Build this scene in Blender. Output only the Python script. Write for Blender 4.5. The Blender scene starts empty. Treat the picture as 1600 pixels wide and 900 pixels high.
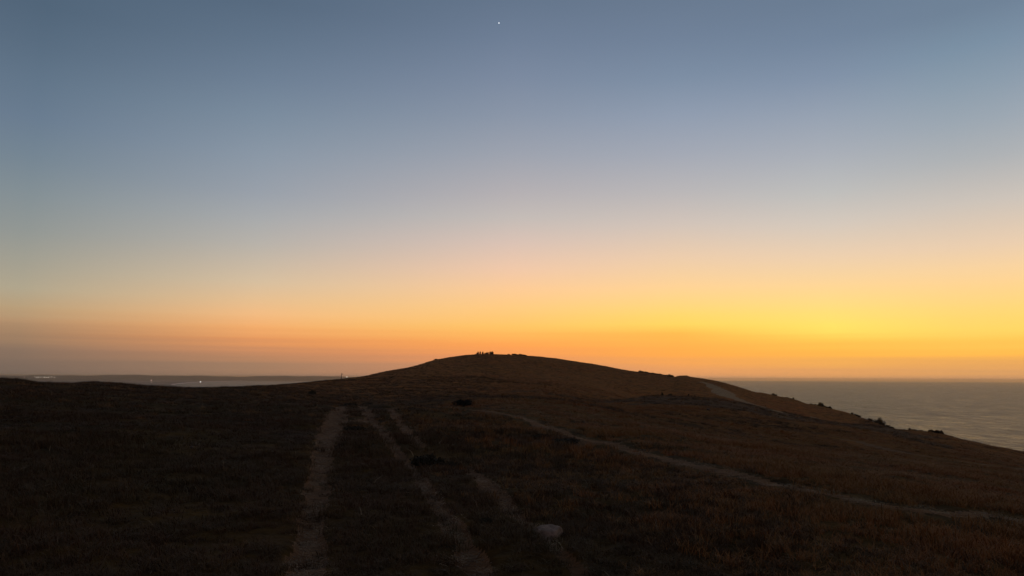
import bpy, bmesh, math, random
import numpy as np
from mathutils import Vector, Matrix

random.seed(7)
rng = np.random.default_rng(11)
scene = bpy.context.scene
COL = scene.collection

# ------------------------------------------------------------------ camera
F = 1155.0                       # focal length in photo pixels (1600 wide)
EYE = 1.65
PITCH = math.radians(6.92)
ROLL = math.radians(0.27)
SUN_AZ = math.radians(33.0)      # the sun has set to the right of the hill

fwd = Vector((0, math.cos(PITCH), math.sin(PITCH)))
right0 = Vector((1, 0, 0))
up0 = right0.cross(fwd)
right = (right0 * math.cos(ROLL) + up0 * math.sin(ROLL)).normalized()
up = right.cross(fwd).normalized()

cam_d = bpy.data.cameras.new("camera")
cam = bpy.data.objects.new("camera", cam_d)
COL.objects.link(cam)
M = Matrix((right, up, -fwd)).transposed().to_4x4()
M.translation = Vector((0, 0, EYE))
cam.matrix_world = M
cam_d.sensor_width = 36.0
cam_d.lens = 36.0 * F / 1600.0
cam_d.clip_start = 0.05
cam_d.clip_end = 120000.0
scene.camera = cam


def pix_dir(x, y):
    v = fwd + right * ((x - 800.0) / F) + up * ((450.0 - y) / F)
    az = math.atan2(v.x, v.y)
    return az, v.z / math.hypot(v.x, v.y)      # azimuth, slope


def lin(c):
    return [((v / 255) / 12.92 if v / 255 <= 0.04045 else ((v / 255 + 0.055) / 1.055) ** 2.4) for v in c]


# ------------------------------------------------------------------ world: afterglow sky
world = bpy.data.worlds.new("World")
scene.world = world
world.use_nodes = True
wt = world.node_tree
wt.nodes.clear()


def wn(t, **kw):
    n = wt.nodes.new(t)
    for k, v in kw.items():
        setattr(n, k, v)
    return n


def wmath(op, a, b=None, c=None, clamp=False):
    n = wn('ShaderNodeMath', operation=op, use_clamp=clamp)
    for i, v in enumerate((a, b, c)):
        if v is None:
            continue
        if isinstance(v, (int, float)):
            n.inputs[i].default_value = v
        else:
            wt.links.new(v, n.inputs[i])
    return n.outputs[0]


tc = wn('ShaderNodeTexCoord')
sep = wn('ShaderNodeSeparateXYZ')
wt.links.new(tc.outputs['Generated'], sep.inputs[0])
X, Y, Z = sep.outputs
el = wmath('MULTIPLY', wmath('ARCSINE', Z), 180 / math.pi)
az = wmath('ARCTAN2', X, Y)
# thin uneven haze layers near the horizon: the layer heights wander a little
mp = wn('ShaderNodeMapping')
mp.inputs['Scale'].default_value = (1.2, 1.2, 80.0)
wt.links.new(tc.outputs['Generated'], mp.inputs[0])
nz = wn('ShaderNodeTexNoise')
nz.inputs['Scale'].default_value = 1.6
nz.inputs['Detail'].default_value = 4.0
wt.links.new(mp.outputs[0], nz.inputs['Vector'])
wob = wmath('MULTIPLY', wmath('SUBTRACT', nz.outputs['Fac'], 0.5), 1.3)
near = wn('ShaderNodeMapRange', interpolation_type='SMOOTHSTEP')
near.inputs['From Min'].default_value = 6.0
near.inputs['From Max'].default_value = 1.5
wt.links.new(el, near.inputs['Value'])
elw = wmath('ADD', el, wmath('MULTIPLY', wob, near.outputs[0]))
tpos = wmath('SQRT', wmath('DIVIDE', wmath('MAXIMUM', elw, 0.0), 90.0))
ca = wmath('COSINE', wmath('SUBTRACT', az, SUN_AZ))
delta = wmath('MULTIPLY', wmath('ARCCOSINE', wmath('MINIMUM', wmath('MAXIMUM', ca, -1.0), 1.0)), 180 / math.pi)

SKY = [  # (photo column, [(row, sRGB)...]) : measured colours of the afterglow
    (1570, [(0, (108, 127, 148)), (60, (120, 141, 161)), (120, (136, 153, 169)), (180, (153, 164, 175)), (240, (172, 175, 178)), (310, (202, 192, 182)),
            (380, (232, 203, 172)), (415, (246, 208, 157)), (450, (254, 210, 138)), (485, (255, 213, 116)), (510, (254, 213, 101)),
            (530, (255, 200, 88)), (550, (255, 187, 81)), (570, (233, 169, 93)), (586, (217, 159, 104)), (595, (205, 152, 108))]),
    (1300, [(0, (104, 122, 144)), (60, (112, 130, 153)), (120, (127, 143, 165)), (180, (148, 159, 175)), (240, (167, 172, 181)),
            (300, (188, 187, 185)), (350, (211, 198, 185)), (400, (235, 205, 172)), (450, (254, 212, 145)), (490, (255, 221, 116)), (508, (255, 225, 102)),
            (520, (254, 220, 97)), (530, (255, 200, 84)), (550, (254, 183, 78)), (580, (229, 163, 99)), (591, (218, 158, 106))]),
    (1060, [(0, (102, 119, 141)), (60, (110, 127, 150)), (120, (122, 139, 161)), (180, (142, 154, 173)), (240, (161, 166, 178)), (300, (184, 180, 181)),
            (350, (208, 193, 182)), (400, (234, 202, 170)), (450, (254, 209, 146)), (490, (255, 214, 110)), (505, (255, 212, 94)),
            (519, (255, 188, 80)), (550, (255, 171, 78)), (575, (238, 162, 98)), (591, (214, 154, 110))]),
    (800, [(0, (98, 115, 137)), (60, (108, 124, 147)), (120, (121, 135, 157)), (180, (136, 147, 165)), (240, (155, 160, 172)),
           (300, (178, 173, 176)), (340, (194, 185, 180)), (380, (217, 192, 178)), (420, (239, 198, 167)), (450, (251, 201, 149)),
           (480, (255, 201, 127)), (510, (254, 195, 100)), (525, (255, 180, 90)), (540, (254, 162, 84)), (556, (240, 152, 94)),
           (570, (215, 146, 104)), (590, (180, 133, 108))]),
    (400, [(0, (85, 104, 125)), (60, (95, 114, 135)), (120, (107, 125, 146)), (180, (121, 138, 156)), (240, (136, 149, 164)),
           (300, (151, 158, 168)), (340, (166, 168, 170)), (380, (182, 176, 168)), (440, (213, 189, 158)), (470, (230, 189, 142)),
           (490, (241, 186, 130)), (510, (242, 172, 108)), (530, (229, 152, 95)), (545, (200, 138, 98)), (570, (163, 126, 99)), (590, (150, 119, 99))]),
    (30, [(0, (79, 99, 119)), (60, (86, 106, 126)), (120, (95, 115, 135)), (180, (103, 122, 142)), (240, (114, 131, 145)),
          (300, (129, 141, 147)), (360, (144, 149, 146)), (400, (158, 156, 144)), (450, (175, 164, 140)), (480, (183, 157, 122)),
          (500, (179, 144, 110)), (520, (160, 128, 100)), (545, (136, 113, 96)), (570, (123, 105, 92)), (586, (118, 103, 93))]),
]
ZENITH = lin((62, 80, 108))


def make_ramp(stops):
    r = wn('ShaderNodeValToRGB')
    cr = r.color_ramp
    cr.interpolation = 'LINEAR'
    els = cr.elements
    stops = sorted(stops)
    els[0].position, els[0].color = stops[0][0], (*stops[0][1], 1)
    els[1].position, els[1].color = stops[-1][0], (*stops[-1][1], 1)
    for p, c in stops[1:-1]:
        e = els.new(p)
        e.color = (*c, 1)
    wt.links.new(tpos, r.inputs['Fac'])
    return r.outputs['Color']


def pos_of(e):
    return math.sqrt(max(e, 0) / 90.0)


layers = []
for cx, st in SKY:
    s = []
    for yy, c in st:
        a_, sl = pix_dir(cx, yy)
        s.append((pos_of(math.degrees(math.atan(sl))), lin(c)))
    top = s[0][1]
    s.append((pos_of(48), [0.45 * t + 0.55 * z for t, z in zip(top, ZENITH)]))
    s.append((1.0, ZENITH))
    d = abs(math.degrees(pix_dir(cx, 500)[0] - SUN_AZ))
    layers.append((d, make_ramp(s)))
anti = [(0.0, (84, 80, 92)), (5, (112, 99, 108)), (12, (122, 111, 120)), (25, (98, 102, 119)), (48, (76, 88, 111))]
anti = [(pos_of(e), lin(c)) for e, c in anti] + [(1.0, ZENITH)]
layers.append((140.0, make_ramp(anti)))
layers[0] = (1.5, layers[0][1])
cur = layers[0][1]
for (d0, _), (d1, c1) in zip(layers, layers[1:]):
    mr = wn('ShaderNodeMapRange', interpolation_type='LINEAR')
    mr.inputs['From Min'].default_value = d0
    mr.inputs['From Max'].default_value = d1
    wt.links.new(delta, mr.inputs['Value'])
    mx = wn('ShaderNodeMix', data_type='RGBA')
    wt.links.new(mr.outputs[0], mx.inputs['Factor'])
    wt.links.new(cur, mx.inputs[6])
    wt.links.new(c1, mx.inputs[7])
    cur = mx.outputs[2]
# the clear upper air: physical sky with the sun just under the horizon
sky = wn('ShaderNodeTexSky', sky_type='NISHITA')
sky.sun_disc = False
sky.sun_elevation = math.radians(-2.0)
sky.sun_rotation = SUN_AZ
sky.altitude = 75.0
bg_air = wn('ShaderNodeBackground')
bg_air.inputs['Strength'].default_value = 0.05
wt.links.new(sky.outputs[0], bg_air.inputs['Color'])
bg_glow = wn('ShaderNodeBackground')
bg_glow.inputs['Strength'].default_value = 1.0
wt.links.new(cur, bg_glow.inputs['Color'])
add = wn('ShaderNodeAddShader')
wt.links.new(bg_glow.outputs[0], add.inputs[0])
wt.links.new(bg_air.outputs[0], add.inputs[1])
wo = wn('ShaderNodeOutputWorld')
wt.links.new(add.outputs[0], wo.inputs['Surface'])

# the last of the sun's light, spread wide along the horizon
sd = bpy.data.lights.new("sun", 'SUN')
sd.energy = 0.015
sd.angle = math.radians(14)
sd.color = (1.0, 0.55, 0.24)
sun = bpy.data.objects.new("sun", sd)
COL.objects.link(sun)
sdir = Vector((math.sin(SUN_AZ) * math.cos(math.radians(2)), math.cos(SUN_AZ) * math.cos(math.radians(2)), math.sin(math.radians(2))))
sun.rotation_euler = sdir.to_track_quat('Z', 'Y').to_euler()

scene.view_settings.view_transform = 'Standard'
scene.view_settings.look = 'None'
scene.view_settings.exposure = 0.0
scene.view_settings.gamma = 1.0
scene.view_settings.use_curve_mapping = False
scene.render.engine = 'CYCLES'
scene.cycles.use_denoising = True
scene.cycles.max_bounces = 6
scene.cycles.volume_bounces = 2
scene.cycles.transparent_max_bounces = 12
scene.cycles.sample_clamp_indirect = 2.0


# ------------------------------------------------------------------ helpers
def tag(o, label=None, cat=None, group=None, kind=None):
    if label:
        o["label"] = label
    if cat:
        o["category"] = cat
    if group:
        o["group"] = group
    if kind:
        o["kind"] = kind
    return o


def mesh_obj(name, verts, faces, mat, parent=None, smooth=False):
    me = bpy.data.meshes.new(name)
    me.from_pydata([tuple(v) for v in verts], [], [tuple(f) for f in faces])
    if smooth:
        me.polygons.foreach_set('use_smooth', [True] * len(me.polygons))
    me.materials.append(mat)
    me.update()
    o = bpy.data.objects.new(name, me)
    COL.objects.link(o)
    o.parent = parent
    return o


def empty(name, loc, rz=0.0):
    o = bpy.data.objects.new(name, None)
    o.empty_display_size = 0.2
    COL.objects.link(o)
    o.location = loc
    o.rotation_euler = (0, 0, rz)
    return o


def hash2(ix, iy, seed):
    n = (ix.astype(np.int64) * 374761393 + iy.astype(np.int64) * 668265263 + seed * 974634777) & 0xFFFFFFFF
    n = ((n ^ (n >> 13)) * 1274126177) & 0xFFFFFFFF
    n = n ^ (n >> 16)
    return (n & 0xFFFFFF) / float(0xFFFFFF) * 2 - 1


def vnoise(x, y, seed):
    ix, iy = np.floor(x), np.floor(y)
    fx, fy = x - ix, y - iy
    ux = fx * fx * fx * (fx * (fx * 6 - 15) + 10)
    uy = fy * fy * fy * (fy * (fy * 6 - 15) + 10)
    ix = ix.astype(np.int64)
    iy = iy.astype(np.int64)
    a, b = hash2(ix, iy, seed), hash2(ix + 1, iy, seed)
    c, d = hash2(ix, iy + 1, seed), hash2(ix + 1, iy + 1, seed)
    return (a + (b - a) * ux) * (1 - uy) + (c + (d - c) * ux) * uy


def fbm(x, y, seed, oct=3):
    s, a = 0, 1.0
    for k in range(oct):
        s = s + a * vnoise(x * 2 ** k + 13.7 * k, y * 2 ** k - 7.1 * k, seed + k)
        a *= 0.5
    return s


def pchip(xs, ys, xq):
    """monotone cubic; ys may be 2-D (n, m): interpolated along axis 0"""
    xs = np.asarray(xs, float)
    ys = np.asarray(ys, float)
    if ys.ndim == 1:
        ys = ys[:, None]
    h = np.diff(xs)[:, None]
    dl = np.diff(ys, axis=0) / h
    n = len(xs)
    m = np.zeros_like(ys)
    m[0], m[-1] = dl[0], dl[-1]
    for k in range(1, n - 1):
        s = (dl[k - 1] * dl[k]) > 0
        w1, w2 = 2 * h[k] + h[k - 1], h[k] + 2 * h[k - 1]
        with np.errstate(divide='ignore', invalid='ignore'):
            hm = (w1 + w2) / (w1 / dl[k - 1] + w2 / dl[k])
        m[k] = np.where(s, hm, 0)
    i = np.clip(np.searchsorted(xs, xq) - 1, 0, n - 2)
    hh = h[i]
    t = np.clip((np.asarray(xq)[:, None] - xs[i][:, None]) / hh, 0, 1)
    return ((2 * t ** 3 - 3 * t ** 2 + 1) * ys[i] + (t ** 3 - 2 * t ** 2 + t) * hh * m[i]
            + (-2 * t ** 3 + 3 * t ** 2) * ys[i + 1] + (t ** 3 - t ** 2) * hh * m[i + 1])


# ------------------------------------------------------------------ materials
def new_mat(name):
    m = bpy.data.materials.new(name)
    m.use_nodes = True
    nt = m.node_tree
    b = nt.nodes['Principled BSDF']
    return m, nt, b


def noise_node(nt, scale, detail=4, vec=None, mapping=None, rough=0.55):
    n = nt.nodes.new('ShaderNodeTexNoise')
    n.inputs['Scale'].default_value = scale
    n.inputs['Detail'].default_value = detail
    n.inputs['Roughness'].default_value = rough
    if vec is None:
        g = nt.nodes.new('ShaderNodeNewGeometry')
        vec = g.outputs['Position']
    if mapping:
        mpn = nt.nodes.new('ShaderNodeMapping')
        mpn.inputs['Scale'].default_value = mapping
        nt.links.new(vec, mpn.inputs[0])
        vec = mpn.outputs[0]
    nt.links.new(vec, n.inputs['Vector'])
    return n


def ramp_node(nt, fac, stops, interp='LINEAR'):
    r = nt.nodes.new('ShaderNodeValToRGB')
    r.color_ramp.interpolation = interp
    e = r.color_ramp.elements
    e[0].position, e[0].color = stops[0][0], (*stops[0][1], 1)
    e[1].position, e[1].color = stops[-1][0], (*stops[-1][1], 1)
    for p, c in stops[1:-1]:
        x = e.new(p)
        x.color = (*c, 1)
    nt.links.new(fac, r.inputs['Fac'])
    return r


def mix_rgb(nt, fac, a, b, blend='MIX'):
    m = nt.nodes.new('ShaderNodeMix')
    m.data_type = 'RGBA'
    m.blend_type = blend
    for sock, v in ((m.inputs['Factor'], fac), (m.inputs[6], a), (m.inputs[7], b)):
        if isinstance(v, (int, float)):
            sock.default_value = v
        elif isinstance(v, tuple):
            sock.default_value = (*v, 1)
        else:
            nt.links.new(v, sock)
    return m.outputs[2]


def bump(nt, b, h, strength, dist):
    bn = nt.nodes.new('ShaderNodeBump')
    bn.inputs['Strength'].default_value = strength
    bn.inputs['Distance'].default_value = dist
    nt.links.new(h, bn.inputs['Height'])
    nt.links.new(bn.outputs[0], b.inputs['Normal'])


def ground_material():
    m, nt, b = new_mat('meadow_ground')
    big = noise_node(nt, 0.035, 5)
    mid = noise_node(nt, 0.4, 5)
    fine = noise_node(nt, 6.0, 6)
    c1 = ramp_node(nt, big.outputs['Fac'], [(0.35, (0.265, 0.076, 0.014)), (0.5, (0.240, 0.080, 0.013)), (0.66, (0.275, 0.084, 0.016))])
    c2 = ramp_node(nt, mid.outputs['Fac'], [(0.34, (0.45, 0.45, 0.45)), (0.52, (1, 1, 1)), (0.72, (1.35, 1.3, 1.25))])
    c3 = ramp_node(nt, fine.outputs['Fac'], [(0.3, (0.6, 0.6, 0.6)), (0.7, (1.3, 1.3, 1.3))])
    c = mix_rgb(nt, 1.0, c1.outputs[0], c2.outputs[0], 'MULTIPLY')
    c = mix_rgb(nt, 1.0, c, c3.outputs[0], 'MULTIPLY')
    # ground colour darkened nearby; farther ground brightened in place of haze
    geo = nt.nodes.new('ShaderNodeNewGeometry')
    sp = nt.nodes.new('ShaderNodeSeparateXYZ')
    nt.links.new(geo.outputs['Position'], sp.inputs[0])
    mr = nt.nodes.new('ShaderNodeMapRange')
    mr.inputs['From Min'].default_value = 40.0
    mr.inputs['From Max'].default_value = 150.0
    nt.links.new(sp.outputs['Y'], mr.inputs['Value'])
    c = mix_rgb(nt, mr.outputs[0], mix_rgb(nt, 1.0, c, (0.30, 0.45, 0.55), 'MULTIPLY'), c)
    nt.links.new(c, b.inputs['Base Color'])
    b.inputs['Roughness'].default_value = 1.0
    b.inputs['Specular IOR Level'].default_value = 0.05
    bump(nt, b, fine.outputs['Fac'], 0.8, 0.12)
    return m


def dirt_material(name, dark, light):
    m, nt, b = new_mat(name)
    n1 = noise_node(nt, 3.0, 6)
    n2 = noise_node(nt, 40.0, 4, rough=0.7)
    c1 = ramp_node(nt, n1.outputs['Fac'], [(0.3, dark), (0.62, light)])
    c2 = ramp_node(nt, n2.outputs['Fac'], [(0.3, (0.65, 0.65, 0.65)), (0.7, (1.2, 1.2, 1.2))])
    nt.links.new(mix_rgb(nt, 1.0, c1.outputs[0], c2.outputs[0], 'MULTIPLY'), b.inputs['Base Color'])
    b.inputs['Roughness'].default_value = 0.95
    b.inputs['Specular IOR Level'].default_value = 0.1
    n3 = noise_node(nt, 1.0, 5, mapping=(5.0, 24.0, 12.0), rough=0.65)
    c4 = ramp_node(nt, n3.outputs['Fac'], [(0.36, (0.5, 0.48, 0.46)), (0.52, (1, 1, 1)), (0.68, (1.2, 1.2, 1.2))])  # dark streaks paint the shadows of rough ground into the colour
    old = b.inputs['Base Color'].links[0].from_socket
    nt.links.new(mix_rgb(nt, 1.0, old, c4.outputs[0], 'MULTIPLY'), b.inputs['Base Color'])
    bump(nt, b, n3.outputs['Fac'], 0.9, 0.06)
    return m


def grass_material(name, stops, tint):
    m, nt, b = new_mat(name)
    oi = nt.nodes.new('ShaderNodeObjectInfo')
    c1 = ramp_node(nt, oi.outputs['Random'], stops)
    big = noise_node(nt, 0.22, 3)
    c2 = ramp_node(nt, big.outputs['Fac'], tint)
    nt.links.new(mix_rgb(nt, 1.0, c1.outputs[0], c2.outputs[0], 'MULTIPLY'), b.inputs['Base Color'])
    b.inputs['Roughness'].default_value = 0.75
    b.inputs['Specular IOR Level'].default_value = 0.15
    return m


def plain_mat(name, col, rough=0.8, nscale=4.0, var=0.35, bumpd=0.02):
    m, nt, b = new_mat(name)
    n = noise_node(nt, nscale, 5)
    lo = tuple(c * (1 - var) for c in col)
    hi = tuple(c * (1 + var) for c in col)
    c = ramp_node(nt, n.outputs['Fac'], [(0.3, lo), (0.7, hi)])
    nt.links.new(c.outputs[0], b.inputs['Base Color'])
    b.inputs['Roughness'].default_value = rough
    b.inputs['Specular IOR Level'].default_value = 0.2
    if bumpd:
        bump(nt, b, n.outputs['Fac'], 0.6, bumpd)
    return m


def glow_mat(name, col, strength):
    m, nt, b = new_mat(name)
    b.inputs['Base Color'].default_value = (*col, 1)
    b.inputs['Emission Color'].default_value = (*col, 1)
    b.inputs['Emission Strength'].default_value = strength
    return m


GROUND = ground_material()
DIRT = dirt_material('track_dirt', (0.150, 0.062, 0.022), (0.235, 0.100, 0.037))
DARKENED = dirt_material('darkened_soil', (0.085, 0.036, 0.011), (0.130, 0.054, 0.016))  # ground colour darkened on the knoll and as shade of the hollow
FOOT = dirt_material('footpath_dirt', (0.15, 0.064, 0.022), (0.225, 0.098, 0.036))
TRAIL = dirt_material('trodden_turf', (0.14, 0.064, 0.024), (0.20, 0.092, 0.036))
SAND = dirt_material('pale_sand', (0.27, 0.145, 0.058), (0.36, 0.20, 0.086))
LEAF = plain_mat('shrub_leaf', (0.042, 0.030, 0.014), 0.8, 3.0, 0.4, 0)
LEAF3 = plain_mat('dark_bush_leaf', (0.016, 0.014, 0.009), 0.85, 3.0, 0.4, 0)
LEAF2 = plain_mat('scrub_leaf', (0.055, 0.034, 0.016), 0.8, 3.0, 0.4, 0)
BARK = plain_mat('bark', (0.045, 0.032, 0.022), 0.9, 12.0)
STONE = plain_mat('stone', (0.235, 0.140, 0.088), 0.9, 14.0, 0.45, 0.03)
STONE2 = plain_mat('lichen_stone', (0.10, 0.07, 0.05), 0.9, 9.0, 0.3, 0.02)
WOOD = plain_mat('weathered_wood', (0.07, 0.05, 0.04), 0.9, 20.0)
METAL = plain_mat('mast_metal', (0.12, 0.11, 0.10), 0.6, 5.0, 0.2, 0)
LAMP_WARM = glow_mat('lamp_light_warm', (1.0, 0.86, 0.68), 1.6)
LAMP_NEAR = glow_mat('lamp_light_near', (1.0, 0.84, 0.66), 0.9)
LAMP_WHITE = glow_mat('lamp_light_white', (1.0, 0.97, 0.9), 1.8)
LAMP_RED = glow_mat('lamp_light_pink', (1.0, 0.60, 0.5), 1.0)
STAR = glow_mat('planet_light', (0.93, 0.97, 1.0), 1.6)

# ------------------------------------------------------------------ terrain: headland heights
R0, R1, GROW = 0.5, 1150.0, 0.0105
rows = np.exp(np.arange(math.log(R0), math.log(R1), GROW))
logr = np.log(rows)
fine_az = np.radians(np.arange(-50, 50.001, 0.115))
coarse_l = np.radians(np.concatenate([np.arange(-180, -60, 3.0), np.arange(-60, -50.2, 0.8)]))
coarse_r = np.radians(np.concatenate([np.arange(50.8, 60, 0.8), np.arange(60, 180.001, 3.0)]))
azs = np.concatenate([coarse_l, fine_az, coarse_r])
FLOOR = -82.0
SEA = -75.0

PROFILES = [  # (photo column, [(range in m, 'y'|'z', value)...])
    (-250, [(25, 'z', .5), (50, 'z', .9), (90, 'z', 1.2), (150, 'z', -.5), (300, 'z', -22), (700, 'z', -80)]),
    (0, [(10, 'z', .1), (25, 'z', .45), (50, 'z', .8), (90, 'y', 594), (140, 'z', -1), (300, 'z', -25), (700, 'z', -80)]),
    (150, [(10, 'z', .1), (25, 'z', .4), (50, 'z', .7), (90, 'y', 598), (140, 'z', -1.3), (300, 'z', -25), (700, 'z', -80)]),
    (300, [(10, 'z', .05), (25, 'z', .25), (50, 'z', .35), (95, 'y', 607), (150, 'z', -2), (320, 'z', -25), (700, 'z', -80)]),
    (400, [(25, 'z', .15), (50, 'z', .2), (110, 'y', 607), (170, 'y', 604.5), (230, 'z', -4), (350, 'z', -20), (750, 'z', -80)]),
    (480, [(25, 'z', .1), (42, 'z', .15), (70, 'z', -.8), (130, 'y', 612), (230, 'y', 598.5), (330, 'z', -8), (480, 'z', -30), (850, 'z', -80)]),
    (550, [(25, 'z', .05), (40, 'y', 632), (60, 'z', -1.2), (100, 'y', 625), (160, 'y', 611), (260, 'y', 591), (360, 'z', -2), (500, 'z', -25), (900, 'z', -80)]),
    (640, [(25, 'z', 0), (38, 'y', 634), (60, 'z', -.9), (100, 'y', 622), (200, 'y', 598), (320, 'y', 574), (420, 'z', 4), (550, 'z', -10), (950, 'z', -80)]),
    (740, [(20, 'z', -.02), (38, 'z', 0), (70, 'y', 625), (140, 'y', 611), (230, 'y', 590), (330, 'y', 570), (420, 'y', 553.5), (520, 'z', 11), (650, 'z', -5), (1000, 'z', -80)]),
    (850, [(20, 'z', -.05), (36, 'z', -.2), (70, 'y', 630), (110, 'y', 620), (200, 'y', 601), (320, 'y', 578), (420, 'y', 558), (520, 'z', 9), (650, 'z', -8), (1000, 'z', -80)]),
    (940, [(20, 'z', -.1), (40, 'z', -.7), (80, 'y', 640), (130, 'y', 631), (165, 'y', 627), (230, 'y', 612), (320, 'y', 592), (410, 'y', 571), (520, 'z', 2), (1000, 'z', -80)]),
    (1040, [(12, 'z', -.02), (25, 'z', -.35), (40, 'z', -1.1), (90, 'z', -3), (150, 'y', 620.5), (190, 'z', -5.5), (240, 'z', -8), (300, 'y', 612), (400, 'y', 587), (520, 'z', -6), (1000, 'z', -80)]),
    (1120, [(12, 'z', -.03), (20, 'z', -.3), (40, 'z', -1.5), (90, 'z', -3.8), (150, 'y', 624), (190, 'z', -7), (240, 'z', -9.5), (300, 'y', 617), (400, 'y', 595), (520, 'z', -13), (1000, 'z', -80)]),
    (1200, [(12, 'z', -.05), (20, 'z', -.4), (40, 'z', -1.8), (90, 'z', -4.8), (150, 'y', 639), (200, 'z', -10), (250, 'z', -13), (300, 'y', 636), (400, 'y', 616), (500, 'z', -17), (900, 'z', -80)]),
    (1280, [(12, 'z', -.08), (20, 'z', -.5), (40, 'z', -2), (90, 'z', -5.6), (150, 'y', 655), (200, 'z', -11.5), (260, 'z', -15.5), (320, 'y', 651), (390, 'y', 634), (480, 'z', -25), (850, 'z', -80)]),
    (1360, [(12, 'z', -.12), (20, 'z', -.6), (40, 'z', -2.25), (90, 'z', -6.2), (150, 'y', 670), (240, 'y', 659), (300, 'z', -20), (700, 'z', -80)]),
    (1440, [(12, 'z', -.18), (20, 'z', -.7), (40, 'z', -2.45), (90, 'z', -6.8), (150, 'y', 687), (220, 'y', 674), (300, 'z', -25), (650, 'z', -80)]),
    (1520, [(12, 'z', -.25), (20, 'z', -.8), (40, 'z', -2.6), (90, 'z', -7.3), (150, 'y', 701), (200, 'y', 690.5), (300, 'z', -30), (600, 'z', -80)]),
    (1600, [(12, 'z', -.33), (20, 'z', -.95), (40, 'z', -2.8), (90, 'z', -7.8), (150, 'y', 716), (190, 'y', 707), (300, 'z', -35), (600, 'z', -80)]),
    (1850, [(12, 'z', -.5), (20, 'z', -1.3), (40, 'z', -3.6), (90, 'z', -12), (150, 'z', -20), (300, 'z', -45), (550, 'z', -80)]),
]
ctrl_az, ctrl = [], []


def add_profile(azr, pts):
    rr = [0.3, 3.0] + [p[0] for p in pts] + [1200.0]
    zz = [0.0, 0.0] + [p[1] for p in pts] + [FLOOR]
    ctrl_az.append(azr)
    ctrl.append(pchip(np.log(rr), zz, logr)[:, 0])


BACK = [(12, -.1), (50, .5), (150, 2), (400, 5), (700, 0), (1100, FLOOR)]
add_profile(math.radians(-181), BACK)
add_profile(math.radians(-150), BACK)
add_profile(math.radians(-90), [(12, .1), (50, 1), (150, 1), (300, -15), (700, -80)])
for cx, pts in PROFILES:
    a0 = pix_dir(cx, 600)[0]
    add_profile(a0, [(r, v if k == 'z' else EYE + r * pix_dir(cx, v)[1]) for r, k, v in pts])
add_profile(math.radians(90), [(12, -.8), (40, -5), (100, -14), (300, -50), (550, -80)])
add_profile(math.radians(150), BACK)
add_profile(math.radians(181), BACK)
H = pchip(ctrl_az, np.array(ctrl), azs)             # (n_az, n_r)
RR, AA = np.meshgrid(rows, azs)
XX, YY = RR * np.sin(AA), RR * np.cos(AA)
# a light smoothing across azimuth so no spoke of a control column shows
ker = np.exp(-np.linspace(-2, 2, 25) ** 2)
ker /= ker.sum()
pad = np.pad(H, ((12, 12), (0, 0)), mode='edge')
H = sum(k * pad[i:i + H.shape[0]] for i, k in enumerate(ker))
# hummocks
fade = np.clip((RR - 1.0) / 4.0, 0, 1)
H += fade * (0.025 * fbm(XX / 0.45, YY / 0.45, 3, 2) * np.clip(60 / RR, 0, 1) + 0.05 * fbm(XX / 2.0, YY / 2.0, 5, 3)
             + 0.11 * fbm(XX / 7.0, YY / 7.0, 8, 3) * np.clip(RR / 14, 0.2, 1) + 0.35 * fbm(XX / 28, YY / 28, 12, 3) * np.clip((RR - 25) / 90, 0, 1))

SKYLINE = [(-60, 592), (0, 593), (20, 594), (35, 595), (55, 598.5), (70, 599), (85, 599.5), (100, 600.3), (118, 600.5), (130, 599), (147, 597.8), (160, 599),
           (180, 599.5), (200, 600.8), (220, 603), (240, 604.5), (265, 606), (282, 607.8), (295, 607.2), (345, 607), (365, 606), (380, 605.3), (420, 602.8), (450, 600.5), (470, 599),
           (500, 595.5), (533, 592), (560, 589.3), (570, 588), (583, 585), (610, 579), (640, 574), (660, 568.5), (680, 562.5), (700, 559), (720, 556), (735, 554.3),
           (745, 553.5), (770, 553.5), (785, 554), (810, 555.5), (840, 557), (870, 560), (900, 564.8), (925, 568.5), (945, 572), (970, 577), (985, 579.5), (1000, 581.5),
           (1030, 586), (1050, 589), (1055, 589), (1061, 587), (1072, 587), (1080, 589), (1092, 590.5), (1110, 593.5), (1135, 599), (1150, 603.5), (1180, 613), (1190, 613.5),
           (1205, 617), (1220, 620), (1230, 621), (1245, 625.5), (1260, 631), (1275, 633.3), (1290, 636.8), (1305, 639.8), (1320, 643.5), (1330, 647), (1340, 651),
           (1352, 655.5), (1362, 660), (1380, 667), (1393, 670.5), (1400, 671.7), (1415, 673), (1425, 672.6), (1445, 674.5), (1460, 676), (1467, 677.5), (1480, 681),
           (1490, 683.5), (1500, 687), (1520, 690.5), (1540, 694.5), (1560, 699), (1600, 707), (1660, 719)]
sk = [pix_dir(x, y) for x, y in SKYLINE]
sk_az, sk_s = np.array([s[0] for s in sk]), np.array([s[1] for s in sk])
inside = (azs >= sk_az[0]) & (azs <= sk_az[-1])
want = np.interp(azs, sk_az, sk_s)
edge = np.clip(np.minimum(azs - sk_az[0], sk_az[-1] - azs) / math.radians(2.0), 0, 1)
far = rows > 55
RIDGES = [  # (photo column, range of the skyline ridge) and the columns over which that ridge is the skyline
    ([(-60, 88), (0, 90), (300, 96), (360, 130), (400, 165), (480, 225), (550, 258), (640, 320), (740, 415), (850, 420), (1040, 405), (1200, 398), (1280, 390), (1400, 370)], (-60, -50, 1344, 1356)),
    ([(1300, 262), (1360, 243), (1440, 222), (1520, 202), (1600, 190), (1660, 186)], (1335, 1350, 1650, 1660)),
]
colx = 800 + F * np.tan(np.clip(azs, -1.2, 1.2))       # photo column of each azimuth, near enough for weights
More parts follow.
